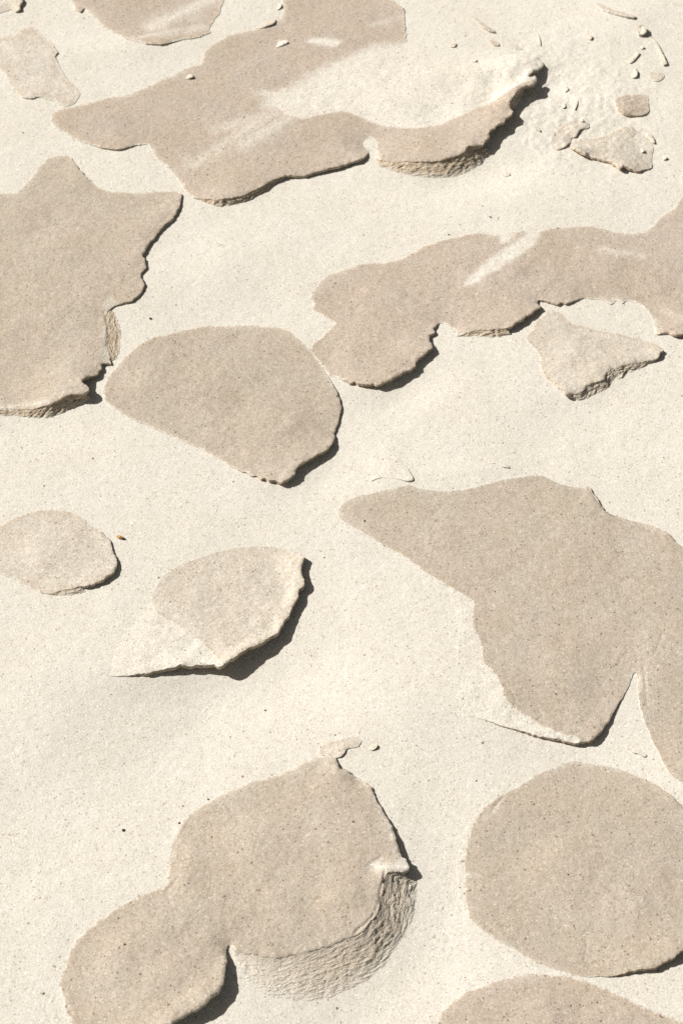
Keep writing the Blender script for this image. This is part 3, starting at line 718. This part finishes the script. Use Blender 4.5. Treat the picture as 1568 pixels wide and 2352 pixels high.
chip('thin upright splinter in the top right, above the jagged tip', [(1232,75,.2),(1235,76,.7),(1239,92,1.0),(1241,104,.7),(1238,103,.8),(1234,88,.7)], mat=M_GREY)
chip('pinkish crumb left of the rosy oval flake', [(1030,101,.4),(1040,98,.7),(1048,100,.7),(1044,106,1.2),(1034,107,1)], mat=M_PINK)
chip('triangular orange flake resting on the pale drift beside the jagged tip', [(1138,143,.6),(1150,138,.9),(1163,139,1.4),(1160,155,1.6),(1154,170,1.4),(1152,186,1.3),(1142,180,.9),(1133,170,.7),(1140,158,.6)], mat=M_FAINT)
chip('small curled crumb below the triangular orange flake', [(1124,214,.3),(1132,212,.6),(1140,203,.9),(1144,205,1.8),(1142,212,2),(1132,218,1.5)], mat=M_FAINT)
chip('little pale curl left of the triangular orange flake', [(1080,136,.3),(1087,134,.5),(1094,137,.8),(1091,141,1),(1083,140,.7)], mat=M_FAINT)
chip('slanted rosy splinter on the pale drift in the middle of the long top crust', [(936,243,.3),(944,235,.5),(951,230,.8),(951,235,1),(942,243,.9)], mat=M_PINK)
chip('flat grey sliver below the jagged tip, slanting down right', [(1212,277,.1),(1222,282,.5),(1236,293,.8),(1240,301,1.2),(1230,297,1.2),(1220,287,.7)], mat=M_GREY)
chip('faint square flake on bare sand below the banked end of the long top crust', [(1154,396,.2),(1168,394,.4),(1171,402,.6),(1156,406,.5)], mat=M_FAINT)
chip('soft grey crumb standing upright right of the jagged tip', [(1317,231,.2),(1326,231,.7),(1324,243,1.1),(1320,252,1),(1314,248,.4)], mat=M_GREY)
chip('tiny pale curl left of the soft grey crumb', [(1290,240,.2),(1296,238,.8),(1298,244,1.2),(1292,248,1.2)], mat=M_FAINT)
chip('pale curl right of the jagged tip, level with it', [(1292,200,.2),(1300,197,.7),(1305,204,1.1),(1297,210,1.2)], mat=M_FAINT)
chip('small brown crumb in the top right, inside the broken arc of slivers', [(1346,82,.5),(1352,79,1.4),(1358,83,1.6),(1356,89,1.4),(1350,88,.8)], mat=M_PINK, rough=.4)
chip('long ragged sliver at the top right, start of the broken arc', [(1368,8,.3),(1382,9,.7),(1400,18,.9),(1420,25,1),(1440,31,1),(1458,36,1.2),(1454,40,1.8),(1440,38,2),(1420,34,1.6),(1402,29,1.8),(1386,24,1.6),(1372,15,1.6)], mat=M_FAINT)
chip('dark rough lump at the bend of the broken arc in the top right', [(1462,68,.6),(1466,60,2.2),(1474,56,2.6),(1481,62,2.6),(1483,72,2.4),(1476,78,1.8),(1466,78,1.4)], mat=M_GREY, rough=1.2, name='crust_lump', cat='lump')
chip('slim grey sliver curving down the right side of the broken arc', [(1489,83,.2),(1500,86,.8),(1509,100,1.4),(1518,118,1.7),(1527,136,1.8),(1531,146,1.6),(1523,149,1.6),(1519,143,1.2),(1513,124,.8),(1500,100,.4)], mat=M_GREY)
chip('dark crumb left of the slim grey sliver', [(1468,108,.4),(1474,105,1.2),(1478,108,1.4),(1472,112,1)], mat=M_GREY, rough=.5)
chip('ragged pale splinter slanting down left, inside the broken arc', [(1438,142,.3),(1444,133,.5),(1454,128,.7),(1460,119,1),(1468,121,1.3),(1462,130,1.2),(1455,139,1.3),(1446,145,1)], mat=M_FAINT)
chip('rounded grey crumb standing on sand above the small rosy crust', [(1453,160,.6),(1460,158,1.4),(1464,164,1.8),(1461,174,1.8),(1454,178,1.4),(1448,177,.6)], mat=M_GREY, rough=.4)
chip('flat rosy flake at the lower end of the broken arc', [(1484,168,.2),(1500,165,.4),(1520,168,.4),(1523,178,.4),(1510,186,.7),(1498,185,.7),(1488,176,.4)], mat=M_FAINT)
chip('tiny brown crumb above the faint tan crust in the upper right', [(1331,273,.6),(1336,272,1.4),(1338,277,1.5),(1333,279,1)], mat=M_GREY)
chip('dark crumb lying on the pitted end of the thin pitted crust', [(1468,343,1.2),(1474,341,2),(1478,346,2.2),(1472,350,1.6)], mat=M_GREY, rough=.5)
chip('tan curl at the right end of the thin pitted crust, behind its pits', [(1480,302,.5),(1490,304,1.2),(1500,318,1.3),(1503,328,1.4),(1494,326,1),(1484,312,.7)], mat=M_FAINT)
chip('lone dark crumb near the right edge, beyond the thin pitted crust', [(1519,360,.4),(1524,357,1.4),(1529,361,1.6),(1524,366,1.2)], mat=M_GREY, rough=.6)
chip('dark flake cut by the right edge, above the wide crust', [(1564,400,.8),(1575,396,2.2),(1590,410,2.4),(1575,422,2.4),(1564,416,2.2)], mat=M_GREY)
chip('pale raised flap of sand above the pointed end of the largest crust', [(852,1098,.1),(858,1070,-.2),(864,1020,.1),(880,1022,.4),(905,1045,.5),(935,1075,.5),(948,1100,.9),(938,1104,1.1),(925,1103,.7),(900,1098,.2),(880,1096,.3),(865,1099,.9),(852,1104,.9)],
     mat=M_FAINT, allpale=True, name='sand_flap', cat='flap', group='flaps of pale sand', step=.5)
chip('long thin flap of pale sand above the top edge of the largest crust', [(1062,1056,-.1),(1080,1049,.2),(1105,1049,.4),(1150,1057,.5),(1190,1072,.4),(1235,1088,.1),(1200,1086,-.1),(1172,1074,.4),(1166,1073,1.4),(1152,1071,1.2),(1136,1064,.6),(1110,1066,-.2),(1080,1066,-.3)],
     mat=M_FAINT, allpale=True, name='sand_flap', cat='flap', group='flaps of pale sand', step=.5)
chip('short curled flake of pale sand right of the pale rounded crust', [(842,1722,-.2),(848,1712,.2),(860,1708,.6),(866,1711,1),(864,1716,1.3),(854,1722,1)], mat=M_FAINT, name='sand_flap', cat='flap', group='flaps of pale sand', step=.35)
chip('wavy sliver of pale sand between the largest crust and the round one below it', [(1414,1708,-.2),(1430,1706,.3),(1450,1712,.5),(1470,1722,.5),(1484,1734,.3),(1478,1738,.8),(1462,1730,1.1),(1455,1729,1.1),(1440,1720,.9),(1425,1714,.6)],
     mat=M_FAINT, allpale=True, name='sand_flap', cat='flap', group='flaps of pale sand', step=.35)
chip('little pale flap just off the right tip of the long top crust', [(1196,184,5.2),(1206,180,6),(1220,182,6.4),(1214,190,6.6),(1204,194,6.2)], mat=M_FAINT, name='sand_flap', cat='flap', group='flaps of pale sand')

# ------------------------------------------------------------------ a seed and loose dark grains
def seed():
    import bmesh
    x, y = ground(277, 1236)
    base = Vector((float(x), float(y), float(relief(x, y))))
    root = bpy.data.objects.new('seed', None); scene.collection.objects.link(root)
    root.location = base; root.rotation_euler = (0, 0, math.radians(-22)); root.empty_display_size = 0.003
    def body(name, cx, r, L, mat, sx=0):
        bm = bmesh.new(); bmesh.ops.create_uvsphere(bm, u_segments=24, v_segments=14, radius=1.0)
        for v in bm.verts:
            t = v.co.x; k = 1-0.28*max(0, t)**2
            v.co = Vector((cx + t*L, v.co.y*r*k, v.co.z*r*0.85*k + r*0.75 + 0.00008*math.sin(9*t)))
        for f in bm.faces: f.smooth = True
        me = bpy.data.meshes.new(name); bm.to_mesh(me); bm.free()
        return link(name, me, mat, root)
    a = mat_plain('golden_husk', (0.42, 0.25, 0.09), 0.35); b = mat_plain('brown_husk', (0.07, 0.04, 0.02), 0.5)
    body('husk', -0.0003, 0.00078, 0.0016, a); body('tip', 0.0012, 0.0006, 0.0009, b)
    tagit(root, 'tiny golden seed with a brown tip, lying on bare sand beside the small oval crust', 'seed')
seed()

def pebble(px, py, r, c, label, group=None, sd=0):
    import bmesh
    x, y = ground(px, py)
    bm = bmesh.new(); bmesh.ops.create_icosphere(bm, subdivisions=3, radius=1.0)
    rr = random.Random(sd); ax = [rr.uniform(.7, 1.3) for _ in range(2)] + [rr.uniform(.5, .8)]
    for v in bm.verts:
        k = 1 + 0.18*math.sin(3*v.co.x+sd) * math.cos(4*v.co.y+2*sd) + 0.1*math.sin(7*v.co.z + sd)
        v.co = Vector((v.co.x*ax[0]*r*k, v.co.y*ax[1]*r*k, v.co.z*ax[2]*r*k + r*.35))
    me = bpy.data.meshes.new('dark_grain'); bm.to_mesh(me); bm.free()
    o = link('dark_grain', me, c); o.rotation_euler = (0, 0, rr.uniform(0, 6.28))
    top = 0.0
    if (px, py) == (244, 2235): top = 0.003
    o.location = (float(x), float(y), float(relief(x, y)) + top)
    tagit(o, label, 'grain', group)
GD = mat_plain('dark_mineral', (0.035, 0.028, 0.024)); GR = mat_plain('red_mineral', (0.13, 0.045, 0.03))
pebble(244, 2234, .00055, GD, 'black grain on the lower left lobe of the two-lobed crust', 'dark grains of sand', 1)
pebble(284, 1907, .00045, GD, 'black grain on bare sand left of the two-lobed crust', 'dark grains of sand', 2)
pebble(609, 1632, .0004, GR, 'red-brown grain on bare sand, below right of the long black shadow', 'dark grains of sand', 3)
pebble(478, 1836, .0004, GD, 'black grain at the upper left margin of the two-lobed crust', 'dark grains of sand', 4)
pebble(412, 1891, .0004, GR, 'dark red grain touching the left margin of the two-lobed crust', 'dark grains of sand', 5)
pebble(346, 732, .0005, GD, 'black grain on sand between the big left crust and the rounded one', 'dark grains of sand', 6)
pebble(1125, 499, .0005, GD, 'black grain on the wide sand above the crust with the pale streak', 'dark grains of sand', 7)
pebble(1030, 539, .0004, GD, 'dark grain just above the top edge of the crust with the pale streak', 'dark grains of sand', 8)
pebble(53, 305, .0004, GR, 'red-brown grain on sand left of the tip of the long top crust', 'dark grains of sand', 9)
